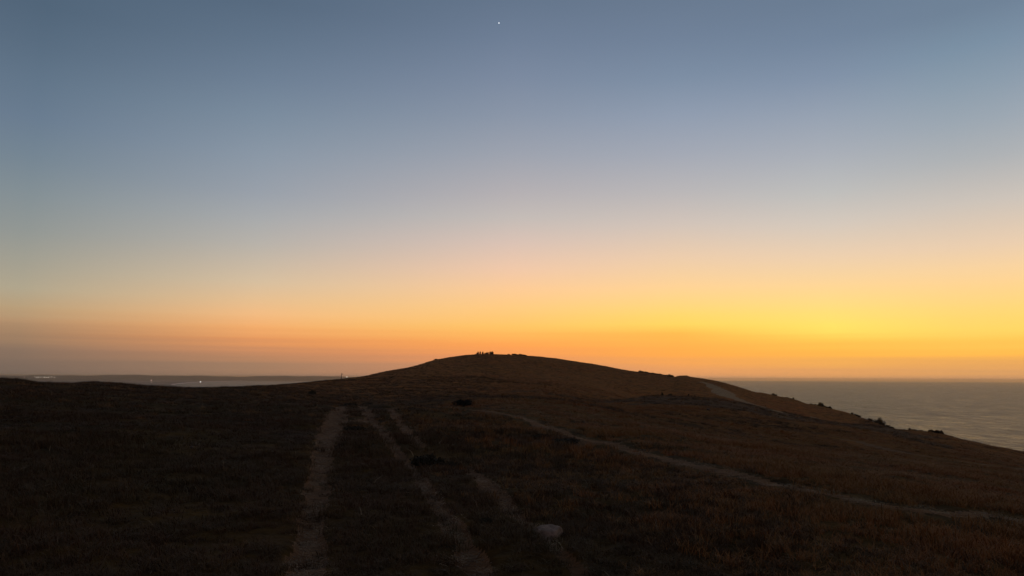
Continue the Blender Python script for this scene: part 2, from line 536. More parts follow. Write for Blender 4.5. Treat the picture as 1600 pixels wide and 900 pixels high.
for it in range(3):
    for pts, (x0, x1, x2, x3) in RIDGES:
        pa = [pix_dir(p_[0], 600)[0] for p_ in pts]
        lr = np.interp(azs, pa, np.log([p_[1] for p_ in pts]))
        wt_ = np.clip((colx - x0) / (x1 - x0), 0, 1) * np.clip((x3 - colx) / (x3 - x2), 0, 1) * inside
        j0 = np.clip(((lr - logr[0]) / GROW).astype(int), 0, len(rows) - 1)
        ridx = np.arange(len(azs))
        d = (want - (H[ridx, j0] - EYE) / rows[j0]) * wt_ * edge
        H += d[:, None] * RR * np.exp(-((logr[None, :] - lr[:, None]) / 0.2) ** 2)
    over = np.where(far[None, :] & inside[:, None], (H - EYE) / RR - want[:, None], 0)
    H -= np.maximum(over, 0) * RR * edge[:, None]


def at(az, r, field=None):
    """bilinear lookup on the polar height grid"""
    g = H if field is None else field
    az = np.atleast_1d(np.asarray(az, float))
    r = np.atleast_1d(np.asarray(r, float))
    i = np.clip(np.searchsorted(azs, az) - 1, 0, len(azs) - 2)
    fi = np.clip((az - azs[i]) / (azs[i + 1] - azs[i]), 0, 1)
    t = np.clip((np.log(np.maximum(r, R0)) - logr[0]) / GROW, 0, len(rows) - 1.001)
    j = t.astype(int)
    fj = t - j
    return ((g[i, j] * (1 - fj) + g[i, j + 1] * fj) * (1 - fi) + (g[i + 1, j] * (1 - fj) + g[i + 1, j + 1] * fj) * fi)


def hxy(x, y):
    return at(np.arctan2(x, y), np.hypot(x, y))


def ground_at(px, py):
    """where a photo point lies on the ground: world x, y, z, range"""
    a, s = pix_dir(px, py)
    sl = (at(np.full(len(rows), a), rows) - EYE) / rows
    ok = np.nonzero((sl >= s) & (rows > 2.0))[0]
    j = ok[0] if len(ok) else int(np.argmax(np.where(rows > 55, sl, -9)))
    r = rows[j]
    if len(ok) and j > 0:
        f = (s - sl[j - 1]) / max(sl[j] - sl[j - 1], 1e-9)
        r = rows[j - 1] + f * (rows[j] - rows[j - 1])
    return r * math.sin(a), r * math.cos(a), float(at(a, r)[0]), r


# wheel ruts and footpaths: centre lines (photo points laid on the ground) and half widths in m
PATHS = [
    ('dirt_path', 'left wheel rut of the dirt track, widest and palest near the crest', DIRT,
     [(425, 1010), (470, 900), (490, 800), (500, 730), (508, 693), (517, 668), (525, 652), (532, 640), (536, 634)],
     [.17, .16, .15, .19, .27, .36, .40, .36, .24], 0.07),
    ('dirt_path', 'right wheel rut of the dirt track, running from bottom centre to the crest', DIRT,
     [(820, 1010), (755, 900), (700, 810), (650, 740), (612, 692), (592, 668), (578, 650), (569, 638), (566, 634)],
     [.14, .14, .13, .13, .16, .2, .23, .23, .16], 0.07),
    ('dirt_path', 'short sandy patch joining the two wheel ruts near the crest', DIRT,
     [(536, 660), (552, 660), (570, 657), (580, 656)], [.25, .3, .3, .2], 0.0),
    ('dirt_path', 'broken third rut running past the pale boulder', DIRT,
     [(960, 940), (912, 893), (865, 852), (818, 812), (790, 785), (765, 760), (745, 742), (730, 728)],
     [.08, .09, .08, .09, .14, .16, .15, .08], 0.05),
    ('dirt_path', 'far end of the third rut, curving left up to the crest', DIRT,
     [(657, 697), (645, 685), (633, 668), (623, 655), (614, 645), (607, 637)],
     [.13, .18, .18, .2, .2, .15], 0.04),
    ('footpath', 'long pale footpath slanting across the meadow to the right edge', FOOT,
     [(735, 640), (752, 642), (790, 648), (830, 658), (880, 675), (930, 690), (980, 703), (1040, 717), (1100, 730), (1180, 748), (1250, 764), (1330, 781), (1420, 796), (1500, 804), (1600, 815), (1720, 826)],
     [.2, .32, .34, .28, .22, .21, .21, .19, .17, .15, .15, .13, .13, .12, .11, .10], 0.0),
    ('footpath', 'faint narrow trail below the cliff-edge bushes', TRAIL,
     [(1290, 681), (1340, 690), (1400, 705), (1480, 718), (1540, 726), (1600, 733), (1660, 742)],
     [.35, .7, .7, .55, .5, .4, .3], 0.0),
    ('sand_patch', 'pale bare sandy slope on the right shoulder of the hill', SAND,
     [(1094, 596.5), (1108, 600), (1120, 606), (1130, 613), (1142, 620), (1156, 626), (1172, 631), (1192, 636), (1215, 643)],
     [1.0, 2.2, 3.4, 4.2, 4.2, 3.6, 2.6, 1.8, 1.0], 0.0),
    ('sand_patch', 'thin pale strip of bare ground below the cliff-edge ridge', SAND,
     [(1256, 649.5), (1266, 651.5), (1280, 653.5), (1300, 656.5)], [.9, 1.3, 1.0, .5], 0.0),
]
path_field = np.full(H.shape, 9.0)
path_id = np.full(H.shape, -1, int)
foot_field = np.full(H.shape, 9.0)
rag = fbm(XX / 0.55, YY / 0.55, 41, 3)
rag_far = fbm(XX / 9.0, YY / 9.0, 43, 3)
CL = []
for pi, (nm, lab, mt, pts, hw, depth) in enumerate(PATHS):
    w = [ground_at(*p)[:2] for p in pts]
    # dense centre line, smoothed
    t = np.arange(len(w), dtype=float)
    tq = np.linspace(0, len(w) - 1, len(w) * 14)
    cx = pchip(t, [p[0] for p in w], tq)[:, 0]
    cy = pchip(t, [p[1] for p in w], tq)[:, 0]
    ch = np.interp(tq, t, hw)
    if nm == 'dirt_path':
        ch = np.maximum(ch, 0.05)
    CL.append((cx, cy, ch))
    reach = max(hw) * 3 + 1.0
    rmin, rmax = np.hypot(cx, cy).min() - reach, np.hypot(cx, cy).max() + reach
    jr = np.nonzero((rows > rmin) & (rows < rmax))[0]
    amin, amax = np.arctan2(cx, cy).min() - reach / max(rmin, 2.0), np.arctan2(cx, cy).max() + reach / max(rmin, 2.0)
    ia = np.nonzero((azs > amin) & (azs < amax))[0]
    sl = np.ix_(ia, jr)
    px, py = XX[sl], YY[sl]
    best = np.full(px.shape, 99.0)
    for a in range(len(cx) - 1):
        ax, ay, bx, by = cx[a], cy[a], cx[a + 1], cy[a + 1]
        dx, dy = bx - ax, by - ay
        u = np.clip(((px - ax) * dx + (py - ay) * dy) / (dx * dx + dy * dy + 1e-9), 0, 1)
        dd = np.hypot(px - ax - u * dx, py - ay - u * dy) / (ch[a] + (ch[a + 1] - ch[a]) * u)
        best = np.minimum(best, dd)
    rg = rag_far[sl] if nm == 'sand_patch' else rag[sl]
    best = best + (0.22 if nm == 'footpath' else 0.36 if nm == 'sand_patch' else 0.34) * rg
    if nm == 'footpath':
        foot_field[sl] = np.minimum(foot_field[sl], best)
    old = path_field[sl]
    upd = best < old
    path_field[sl] = np.where(upd, best, old)
    path_id[sl] = np.where(upd, pi, path_id[sl])
    if depth:
        H[sl] -= depth * np.clip((1.35 - best) / 0.8, 0, 1)

# ground mesh, split where bare paths begin
nA, nR = H.shape
co = np.stack([XX, YY, H], -1).reshape(-1, 3)
ii, jj = np.meshgrid(np.arange(nA - 1), np.arange(nR - 1), indexing='ij')
quads = np.stack([ii * nR + jj, (ii + 1) * nR + jj, (ii + 1) * nR + jj + 1, ii * nR + jj + 1], -1).reshape(-1, 4)[:, ::-1]
pf = path_field
cell = (pf[:-1, :-1] + pf[1:, :-1] + pf[:-1, 1:] + pf[1:, 1:]) / 4
cid = np.where(cell < 1.0, path_id[:-1, :-1], -1).reshape(-1)


def darkened_ground(x, y):
    k = np.exp(-(((x - 42) / 34) ** 2 + ((y - 138) / 26) ** 2)) + 0.25 * fbm(x / 9.0, y / 9.0, 57, 2)
    hx, hy = ground_at(868, 686)[:2]  # centre of the hollow, its shade put into the ground colour
    return np.maximum(k, 0.9 * np.exp(-(((x - hx) / 1.7) ** 2 + ((y - hy) / 1.6) ** 2)) + 0.2 * fbm(x / 0.8, y / 0.8, 58, 2))


darkened_cell = (darkened_ground(XX[:-1, :-1], YY[:-1, :-1]) > 0.42).reshape(-1)
cid = np.where((cid < 0) & darkened_cell, -2, cid)


def grid_obj(name, sel, mat):
    q = quads[sel]
    used, inv = np.unique(q.reshape(-1), return_inverse=True)
    me = bpy.data.meshes.new(name)
    me.vertices.add(len(used))
    me.vertices.foreach_set('co', co[used].astype(np.float32).reshape(-1))
    me.loops.add(len(q) * 4)
    me.loops.foreach_set('vertex_index', inv.astype(np.int32))
    me.polygons.add(len(q))
    me.polygons.foreach_set('loop_start', (np.arange(len(q)) * 4).astype(np.int32))
    me.polygons.foreach_set('loop_total', np.full(len(q), 4, np.int32))
    me.polygons.foreach_set('use_smooth', np.ones(len(q), bool))
    me.materials.append(mat)
    me.update(calc_edges=True)
    me.validate()
    o = bpy.data.objects.new(name, me)
    COL.objects.link(o)
    return o


g = grid_obj('ground', cid == -1, GROUND)
tag(grid_obj('darkened_ground', cid == -2, DARKENED), 'darkened ground on the valley knoll below the right shoulder', 'darkened_ground', kind='structure')
tag(g, 'dark brown grassy headland rising to a rounded hill', 'ground', kind='structure')
for pi, (nm, lab, mt, *_rest) in enumerate(PATHS):
    if (cid == pi).any():
        tag(grid_obj(nm, cid == pi, mt), lab, 'path' if nm != 'sand_patch' else 'sand', kind='structure')

# ------------------------------------------------------------------ sea
m, nt, b = new_mat('sea_water')
b.inputs['Base Color'].default_value = (0.020, 0.016, 0.014, 1)
b.inputs['IOR'].default_value = 1.33
b.inputs['Roughness'].default_value = 0.30
b.inputs['Specular IOR Level'].default_value = 0.27
w1 = noise_node(nt, 0.032, 6, mapping=(1.0, 0.6, 1.0), rough=0.66)
w2 = noise_node(nt, 0.034, 6, mapping=(1.0, 0.34, 1.0), rough=0.72)
rr_ = ramp_node(nt, w2.outputs['Fac'], [(0.36, (0.27, 0.27, 0.27)), (0.64, (0.42, 0.42, 0.42))])
nt.links.new(rr_.outputs[0], b.inputs['Roughness'])
bump(nt, b, w1.outputs['Fac'], 1.0, 34.0)
WATER = m
seg, rings = 180, [0, 300, 800, 2000, 5000, 12000, 24000, 33000]
vs, fs = [(0, 0, SEA)], []
for r in rings[1:]:
    for s in range(seg):
        a = 2 * math.pi * s / seg
        vs.append((r * math.cos(a), r * math.sin(a), SEA))
for s in range(seg):
    fs.append((0, 1 + s, 1 + (s + 1) % seg))
for k in range(len(rings) - 2):
    b0, b1 = 1 + k * seg, 1 + (k + 1) * seg
    for s in range(seg):
        fs.append((b0 + s, b1 + s, b1 + (s + 1) % seg, b0 + (s + 1) % seg))
tag(mesh_obj('sea', vs, fs, WATER), 'calm grey sea stretching to the horizon', 'sea', kind='structure')


# ------------------------------------------------------------------ far coast across the bay
def sea_pt(px, py, z=SEA):
    a, s = pix_dir(px, py)
    r = (z - EYE) / s
    return Vector((r * math.sin(a), r * math.cos(a), z))


COAST = [(760, 591.0), (640, 592.2), (560, 593.2), (480, 594.2), (400, 595.0), (345, 596.2), (310, 597.4), (288, 599.0), (272, 601.2), (275, 602.4), (290, 604.2), (310, 606.0), (345, 608.5), (420, 613)]
shore = [sea_pt(x, y) for x, y in COAST]
far_e = [sea_pt(470, 610, SEA), ]
outer = []
for px in (760, 640, 560, 480, 400, 340, 280, 220, 160, 100, 40, -40, -140, -260):
    a, _ = pix_dir(px, 590)
    outer.append(Vector((19500 * math.sin(a), 19500 * math.cos(a), SEA)))
# lowland built as rows from the shore inland
LAND = plain_mat('far_lowland', (0.20, 0.155, 0.125), 0.95, 0.0011, 0.5, 0)
BEACH = plain_mat('beach_sand', (0.70, 0.56, 0.46), 0.95, 0.01, 0.2, 0)
cur_s = pchip(np.arange(len(shore)), [[p.x, p.y] for p in shore], np.linspace(0, len(shore) - 1, 120))
ctr = np.array([-9500.0, 6500.0])     # inland point on the left
outer_pts = []
for i, (x, y) in enumerate(cur_s):
    f = i / (len(cur_s) - 1)
    a = math.radians(-2 - 62 * f)
    outer_pts.append((19500 * math.sin(a) if f < 0.8 else 16000 * math.sin(a), (19500 if f < 0.8 else 16000) * math.cos(a)))
outer_pts = np.array(outer_pts)
vs, fs = [], []
NB = 14
for i in range(len(cur_s)):
    for k in range(NB):
        f = k / (NB - 1)
        p = cur_s[i] * (1 - f) + outer_pts[i] * f
        hgt = 1.2 + 12 * f + 16 * max(0, math.sin(p[0] * 0.0009 + p[1] * 0.0004)) * f + 8 * math.sin(p[0] * 0.002) * f
        vs.append((p[0], p[1], SEA + hgt))
for i in range(len(cur_s) - 1):
    for k in range(NB - 1):
        fs.append((i * NB + k, i * NB + k + 1, (i + 1) * NB + k + 1, (i + 1) * NB + k))
tag(mesh_obj('lowland', vs, fs, LAND, smooth=True), 'flat hazy lowland across the bay on the left', 'land', kind='structure')
# pale beach along the water's edge
vs, fs = [], []
tang = np.gradient(cur_s, axis=0)
nrm = np.stack([-tang[:, 1], tang[:, 0]], 1) / np.linalg.norm(tang, axis=1)[:, None]
for i, p in enumerate(cur_s):
    inl = outer_pts[i] - p
    n = nrm[i] if np.dot(nrm[i], inl) > 0 else -nrm[i]
    rad_ = abs(np.dot(n, p / np.hypot(*p)))
    wdt = 25 + (200 + 0.02 * np.hypot(*p)) * rad_ ** 2
    a0, a1 = p - n * (8 + 110 * rad_ ** 2), p + n * wdt
    vs += [(a0[0], a0[1], SEA + 0.4), (p[0], p[1], SEA + 2.6), (a1[0], a1[1], SEA + 4.5)]
for i in range(len(cur_s) - 1):
    for k in range(2):
        fs.append((i * 3 + k, i * 3 + k + 1, (i + 1) * 3 + k + 1, (i + 1) * 3 + k))
tag(mesh_obj('beach', vs, fs, BEACH, smooth=True), 'pale curved beach of the bay behind the left meadow', 'beach', kind='structure')
# low wooded ridge along the far horizon
vs, fs = [], []
NH = 160
for i in range(NH):
    f = i / (NH - 1)
    a = math.radians(-66 + 64 * f)
    top = 86 + 7 * math.sin(i * 0.21) + 5 * math.sin(i * 0.53 + 1) + 3 * math.sin(i * 1.3)
    top *= 0.25 + 0.75 * min(1.0, (1 - f) * 5)
    for k, (rr, hh) in enumerate(((13500, 3), (14600, 0.55 * top), (15400, top), (16600, 0.6 * top), (18500, 1))):
        vs.append((rr * math.sin(a), rr * math.cos(a), SEA + hh))
for i in range(NH - 1):
    for k in range(4):
        fs.append((i * 5 + k, i * 5 + k + 1, (i + 1) * 5 + k + 1, (i + 1) * 5 + k))
tag(mesh_obj('hills', vs, fs, plain_mat('far_woods', (0.11, 0.088, 0.070), 0.95, 0.004, 0.4, 0), smooth=True), 'long low dark ridge on the left horizon', 'hills', kind='structure')


# ------------------------------------------------------------------ shrubs and trees
def leaf_cloud(n, rad, leaf, clumps, flat=0.15, seed=0, spiky=0.0, cone=0.0):
    r = np.random.default_rng(seed)
    cs = []
    for _ in range(clumps):
        v = r.normal(size=3)
        v /= np.linalg.norm(v)
        v *= r.uniform(0.25, 0.78)
        v[2] = abs(v[2]) * (1 - flat) + flat
        if cone:
            s = 1 - cone * v[2]
            v[0] *= s
            v[1] *= s
        cs.append((v, r.uniform(0.22, 0.42)))
    verts, faces = [], []
    for k in range(n):
        c, cr = cs[k % clumps]
        v = r.normal(size=3)
        v /= np.linalg.norm(v)
        p = c + v * cr * r.uniform(0.35, 1.0) ** 0.5
        if p[2] < 0.0:
            p[2] = abs(p[2]) * 0.5
        p = p * np.array(rad)
        d = r.normal(size=3)
        d[2] = d[2] * 0.7 + 0.3 + spiky
        d /= np.linalg.norm(d)
        s = r.normal(size=3)
        s = np.cross(d, s)
        s /= np.linalg.norm(s)
        L = leaf * r.uniform(0.6, 1.4)
        W = L * r.uniform(0.25, 0.45)
        i0 = len(verts)
        verts += [p, p + d * L * 0.5 + s * W, p + d * L, p + d * L * 0.5 - s * W]
        faces.append((i0, i0 + 1, i0 + 2, i0 + 3))
    return verts, faces


def stem_mesh(rad, n, thick, seed):
    r = np.random.default_rng(seed)
    verts, faces = [], []
    for k in range(n):
        top = np.array([r.uniform(-.5, .5) * rad[0], r.uniform(-.5, .5) * rad[1], rad[2] * r.uniform(.5, .8)])
        base = np.array([r.uniform(-.08, .08) * rad[0], r.uniform(-.08, .08) * rad[1], -0.12 * rad[2]])
        i0 = len(verts)
        for lv, (f, tt) in enumerate(((0, 1.0), (.5, .7), (1, .2))):
            c = base + (top - base) * f + np.array([0, 0, 0.05 * rad[2] * math.sin(f * 3)])
            for s in range(5):
                a = 2 * math.pi * s / 5
                verts.append(c + np.array([math.cos(a), math.sin(a), 0]) * thick * tt)
        for lv in range(2):
            for s in range(5):
                faces.append((i0 + lv * 5 + s, i0 + lv * 5 + (s + 1) % 5, i0 + lv * 5 + 5 + (s + 1) % 5, i0 + lv * 5 + 5 + s))
    return verts, faces


def shrub_data(n, rad, leaf, clumps, seed, mat=LEAF, tree=False, **kw):
    v, f = leaf_cloud(n, rad, leaf, clumps, seed=seed, **kw)
    a = bpy.data.meshes.new('foliage')
    a.from_pydata([tuple(p) for p in v], [], f)
    a.materials.append(mat)
    v, f = stem_mesh(rad, 1 if tree else 5, max(rad) * (0.05 if tree else 0.03), seed + 1)
    c = bpy.data.meshes.new('stem')
    c.from_pydata([tuple(p) for p in v], [], f)
    c.materials.append(BARK)
    return a, c


def place(name, data, loc, s, rz, label, cat, group=None, parts=('foliage', 'stem')):
    e = empty(name, loc, rz)
    e.scale = s if isinstance(s, tuple) else (s, s, s)
    for nm, me in zip(parts, data):
        o = bpy.data.objects.new(nm, me)
        COL.objects.link(o)
        o.parent = e
    tag(e, label, cat, group)
    return e


dome = shrub_data(2600, (1, 1, 0.75), 0.10, 26, 21, mat=LEAF3)
low = shrub_data(1800, (1, 1, 0.55), 0.12, 22, 22, mat=LEAF, spiky=0.5)
tall = shrub_data(700, (0.42, 0.42, 1.0), 0.16, 14, 23, tree=True, cone=0.6, spiky=0.3)
tall2 = shrub_data(700, (0.55, 0.5, 1.0), 0.17, 14, 24, tree=True, cone=0.35)
rnd = shrub_data(700, (0.9, 0.9, 0.85), 0.17, 16, 25, mat=LEAF2)
rnd2 = shrub_data(700, (1.1, 0.9, 0.7), 0.18, 15, 26, mat=LEAF2)
grassy = shrub_data(900, (1.0, 0.8, 0.55), 0.45, 14, 27, mat=LEAF2, spiky=1.4)
big = shrub_data(2600, (1.0, 0.9, 0.85), 0.11, 24, 28)


def on_ground(px, py):
    x, y, z, r = ground_at(px, py)
    return Vector((x, y, z)), r


def on_ridge(px):
    """the skyline point of this photo column"""
    a = pix_dir(px, 600)[0]
    s = (at(np.full(len(rows), a), rows) - EYE) / rows
    j = int(np.argmax(np.where(rows > 55, s, -9)))
    r = rows[j]
    return Vector((r * math.sin(a), r * math.cos(a), H_at(a, r))), r


def H_at(a, r):
    return float(at(a, r)[0])


def sized(px_w, px_h, r, data_rad):
    w = px_w / F * r / 2 / data_rad[0]
    return (w, w, px_h * 1.2 / F * r / data_rad[1])


# nearer shrubs in the meadow
for px, py, w, h, data, rad, lab in [
    (724, 635.5, 37, 11, dome, (1, .85), 'dark dome-shaped bush behind the footpath, left of centre'),
    (488, 617, 14, 7, low, (1, .65), 'small dark bush on the slope left of where the track ends'),
    (668, 728, 62, 17, low, (1, .65), 'wide low dark bush right of the right wheel rut'),
    (702, 731, 34, 9, low, (1, .65), 'small low dark bush just right of the wide one beside the rut'),
    (556, 674, 40, 8, low, (1, .65), 'flat dark scrub clump between the wheel ruts near the crest'),
    (548, 634, 26, 4, low, (1, .65), 'dark scrub on the crest at the end of the left wheel rut'),
    (572, 633, 22, 3.5, low, (1, .65), 'dark scrub on the crest at the end of the right wheel rut'),
    (760, 818, 26, 9, low, (1, .65), 'dark grassy tuft between the right rut and the third rut'),
    (843, 683, 34, 4.5, low, (1, .65), 'flat dark scrub added to darken the hollow below the footpath, left of the larger one'),  # this shrub and the next are added for the hollow's dark tone
    (886, 691, 58, 5.5, low, (1, .65), 'larger flat dark scrub added to darken the hollow below the footpath'),
]:
    p, r = on_ground(px, py)
    place('shrub', data, p, sized(w, h, r, rad), random.uniform(0, 6), lab, 'shrub')

ORD = ['first', 'second', 'third', 'fourth', 'fifth', 'sixth', 'seventh', 'eighth', 'ninth', 'tenth', 'eleventh', 'twelfth', 'thirteenth', 'fourteenth']
# little wood on the summit
for i, (px, h, kind) in enumerate([(744.8, 3, 'r'), (746.5, 4.4, 't'), (749.8, 4.6, 't'), (753.8, 4.4, 't'), (757.5, 3.0, 'r'), (760, 3.6, 'r'), (762.3, 3.4, 'u'), (765.5, 4.2, 'u'), (768, 4.6, 't'), (769.6, 4.0, 'u')]):
    p, r = on_ridge(px)
    d = {'t': tall, 'u': tall2, 'r': rnd}[kind]
    hh = h * 1.08 / F * r
    s = (hh * 0.8, hh * 0.8, hh) if kind != 'r' else (hh * .7, hh * .7, hh)
    place('tree', d, p + Vector((0, 0, -0.1)), s, i * 1.3, ORD[i] + ' from left of the dark trees clumped on the hill summit', 'tree', 'trees on the hill summit', ('crown', 'trunk'))
for i, (px, h) in enumerate([(794.5, 1.6), (803.5, 2.6), (804.6, 2.2), (808, 1.8), (812, 2.4), (815, 2.2), (820.5, 1.7)]):
    p, r = on_ridge(px)
    hh = h * 1.5 / F * r
    place('shrub', (rnd, rnd2)[i % 2], p + Vector((0, 0, -0.1)), (hh * 1.6, hh * 1.6, hh), i * 1.9, ORD[i] + ' from left of the low bushes just right of the summit trees', 'shrub', 'bushes right of the summit')
p, r = on_ridge(681)
place('shrub', rnd2, p, (1.2, 1.0, .7), 0.4, 'lone small bush on the hill skyline left of the summit', 'shrub')
for i, (px, h) in enumerate([(1001, 2.3), (1003, 2.0), (1009.5, 2.2), (1012, 1.7), (1017.5, 2.0), (1021, 2.1), (1025, 1.8), (1029, 2.3), (1033, 1.7), (1038, 1.7), (1042.5, 2.3), (1046.8, 3.0), (1048.5, 2.0)]):
    p, r = on_ridge(px)
    hh = h * 1.5 / F * r
    place('shrub', (rnd, rnd2, rnd)[i % 3], p + Vector((0, 0, -0.1)), (hh * 1.9, hh * 1.9, hh), i * 2.1, ORD[i] + ' from left of the bushes lining the right skyline slope', 'shrub', 'bushes on the right skyline slope')
for i, (px, h) in enumerate([(1207.5, 2.8), (1212, 2.2), (1229, 1.2), (1238.8, 2.2)]):
    p, r = on_ridge(px)
    hh = h * 1.4 / F * r
    place('shrub', (rnd, tall2)[i == 3], p + Vector((0, 0, -0.1)), (hh * 1.0, hh, hh), i * 2.1, ORD[i] + ' from left of the bushes on the shoulder above the sandy slope', 'shrub', 'bushes on the right shoulder')
for i, (px, h, k) in enumerate([(1266, 1.6, 'r'), (1272, 1.7, 'r'), (1277, 1.8, 'r'), (1281.2, 4.0, 'u'), (1285, 2.0, 'r'), (1289, 2.0, 'r'), (1295, 2.6, 't'), (1329, 2.4, 't'), (1334.5, 2.4, 'r'), (1338, 2.4, 'r')]):
    p, r = on_ridge(px)
    hh = h * 1.4 / F * r
    d = {'t': tall, 'u': tall2, 'r': rnd}[k]
    place('shrub', d, p + Vector((0, 0, -0.1)), (hh * 1.7, hh * 1.7, hh), i * 2.1, ORD[i] + ' from left of the small bushes along the cliff-edge ridge', 'shrub', 'bushes along the cliff-edge ridge')
for px, w, h, d, rad, lab in [
    (1356.5, 9, 5, rnd2, (1.1, .8), 'small bush touching the left side of the big cliff-edge bush'),
    (1368.5, 18, 11, big, (1, .95), 'big rounded dark bush on the cliff edge'),
    (1376.5, 9, 6.5, rnd, (.9, .95), 'medium bush against the right side of the big cliff-edge bush'),
    (1383.5, 10, 5, rnd2, (1.1, .8), 'first low bush right of the big cliff-edge bush'),
    (1390.5, 7, 4.2, rnd2, (1.1, .8), 'second low bush right of the big cliff-edge bush'),
    (1409, 2, 2.6, tall, (.42, 1), 'tiny lone sprig in the gap of the cliff-edge bushes'),
    (1417.5, 7, 4.0, rnd, (.9, .95), 'rounded bush at the right of the cliff-edge gap'),
    (1424, 9, 2.6, rnd2, (1.1, .8), 'low bush just right of the rounded bush at the gap'),
    (1434, 8, 2.4, rnd2, (1.1, .8), 'low flat bush in the middle of the right cliff-edge row'),
    (1450, 8, 3.2, grassy, (1, .75), 'spiky grass clump near the right end of the cliff-edge row'),
    (1459.5, 9, 3.8, grassy, (1, .75), 'rounded spiky clump at the right end of the cliff-edge row'),
    (1466, 5, 5.5, grassy, (1, .9), 'last tall spiky tuft of the cliff-edge row'),
    (1480, 9, 2.0, rnd2, (1.1, .8), 'low bush on the slope right of the last spiky tuft'),
]:
    p, r = on_ridge(px)
    place('shrub', d, p + Vector((0, 0, -0.15)), sized(w, h, r, rad), random.uniform(0, 6), lab, 'shrub', 'bushes on the cliff edge')
# upright bushes standing on the dark knoll before the far slope
for px, py, w, h, d, rad, lab in [
    (1034.8, 620.5, 5.0, 5.5, rnd, (.9, .95), 'leftmost and tallest bush on the dark knoll in the valley'),
    (1047, 622.5, 9, 3.5, rnd2, (1.1, .8), 'low wide bush just right of the tallest bush on the knoll'),
    (1076, 624, 4.5, 4.5, rnd, (.9, .95), 'rounded bush in the middle of the knoll crest'),
    (1081, 624, 3.4, 2.6, rnd2, (1.1, .8), 'short bush between the two rounded ones on the knoll'),
    (1086, 624, 3.6, 3.4, rnd, (.9, .95), 'rightmost rounded bush on the knoll crest'),
]:
    a, _ = pix_dir(px, py)
    sl = (at(np.full(len(rows), a), rows) - EYE) / rows
    band = (rows > 110) & (rows < 185)
    j = int(np.argmax(np.where(band, sl, -9)))
    r = rows[j]
    place('shrub', d, Vector((r * math.sin(a), r * math.cos(a), H_at(a, r) - .1)), sized(w, h, r, rad), px, lab, 'shrub', 'bushes on the valley knoll')


# ------------------------------------------------------------------ rocks
def rock(name, loc, rad, seed, mat, label, rz=0.0, sub=4):
    bm = bmesh.new()
    bmesh.ops.create_icosphere(bm, subdivisions=sub, radius=1.0)
    r = random.Random(seed)
    planes = []
    for _ in range(14):
        v = Vector((r.gauss(0, 1), r.gauss(0, 1), r.gauss(0.2, 0.8))).normalized()
        planes.append((v, r.uniform(0.62, 0.88)))
    for v in bm.verts:
        for n, d in planes:
            k = v.co.dot(n)
            if k > d:
                v.co -= n * (k - d) * 0.93
        q = v.co * 3.1
        w = math.sin(q.x * 2.1 + seed) * math.cos(q.y * 1.7 + q.z) * 0.03 + math.sin(q.z * 5 + q.x * 4) * 0.012
        v.co += v.co.normalized() * w
        v.co = Vector((v.co.x * rad[0], v.co.y * rad[1], v.co.z * rad[2]))
    me = bpy.data.meshes.new(name)
    bm.to_mesh(me)
    bm.free()
    me.polygons.foreach_set('use_smooth', [True] * len(me.polygons))
    me.materials.append(mat)
    o = bpy.data.objects.new(name, me)
    COL.objects.link(o)
    o.location = loc
    o.rotation_euler = (0, 0, rz)
    return tag(o, label, 'rock')


p, r = on_ground(860, 838)
rock('boulder', p + Vector((0, 0, 0.012)), (0.19, 0.165, 0.125), 5, STONE, 'pale rounded boulder in the grass beside the third rut', 0.4)
p, r = on_ground(838, 837)
rock('boulder', p + Vector((0, 0, 0.0)), (0.11, 0.13, 0.085), 9, STONE2, 'darker stone against the left side of the pale boulder', 1.1)
p, r = on_ground(1107, 641)
rock('boulder', p + Vector((0, 0, 0.1)), (0.4, 0.35, 0.2), 12, STONE2, 'small pale stone on the dark valley knoll', 0.2, 3)
p, r = on_ground(300, 700.5)
rock('boulder', p + Vector((0, 0, 0.02)), (0.045, 0.04, 0.035), 15, STONE2, 'tiny stone half hidden in the dark left meadow', 0.2, 3)


# ------------------------------------------------------------------ post, lamps, star
def cyl(r0, r1, z0, z1, n=8, cx=0, cy=0):
    v = [(cx + r0 * math.cos(2 * math.pi * i / n), cy + r0 * math.sin(2 * math.pi * i / n), z0) for i in range(n)]
    v += [(cx + r1 * math.cos(2 * math.pi * i / n), cy + r1 * math.sin(2 * math.pi * i / n), z1) for i in range(n)]
    f = [(i, (i + 1) % n, n + (i + 1) % n, n + i) for i in range(n)] + [tuple(range(n))[::-1], tuple(range(n, 2 * n))]
    return v, f


def ball(r, c, n=10, m_=6):
    bm = bmesh.new()
    bmesh.ops.create_uvsphere(bm, u_segments=n, v_segments=m_, radius=r)
    bmesh.ops.translate(bm, verts=bm.verts, vec=c)
    v = [tuple(x.co) for x in bm.verts]
    f = [tuple(q.index for q in p.verts) for p in bm.faces]
    bm.free()
    return v, f


def box(cx, cy, cz, sx, sy, sz):
    v = [(cx + a * sx / 2, cy + b_ * sy / 2, cz + c * sz / 2) for a in (-1, 1) for b_ in (-1, 1) for c in (-1, 1)]
    return v, [(0, 1, 3, 2), (4, 6, 7, 5), (0, 4, 5, 1), (2, 3, 7, 6), (0, 2, 6, 4), (1, 5, 7, 3)]


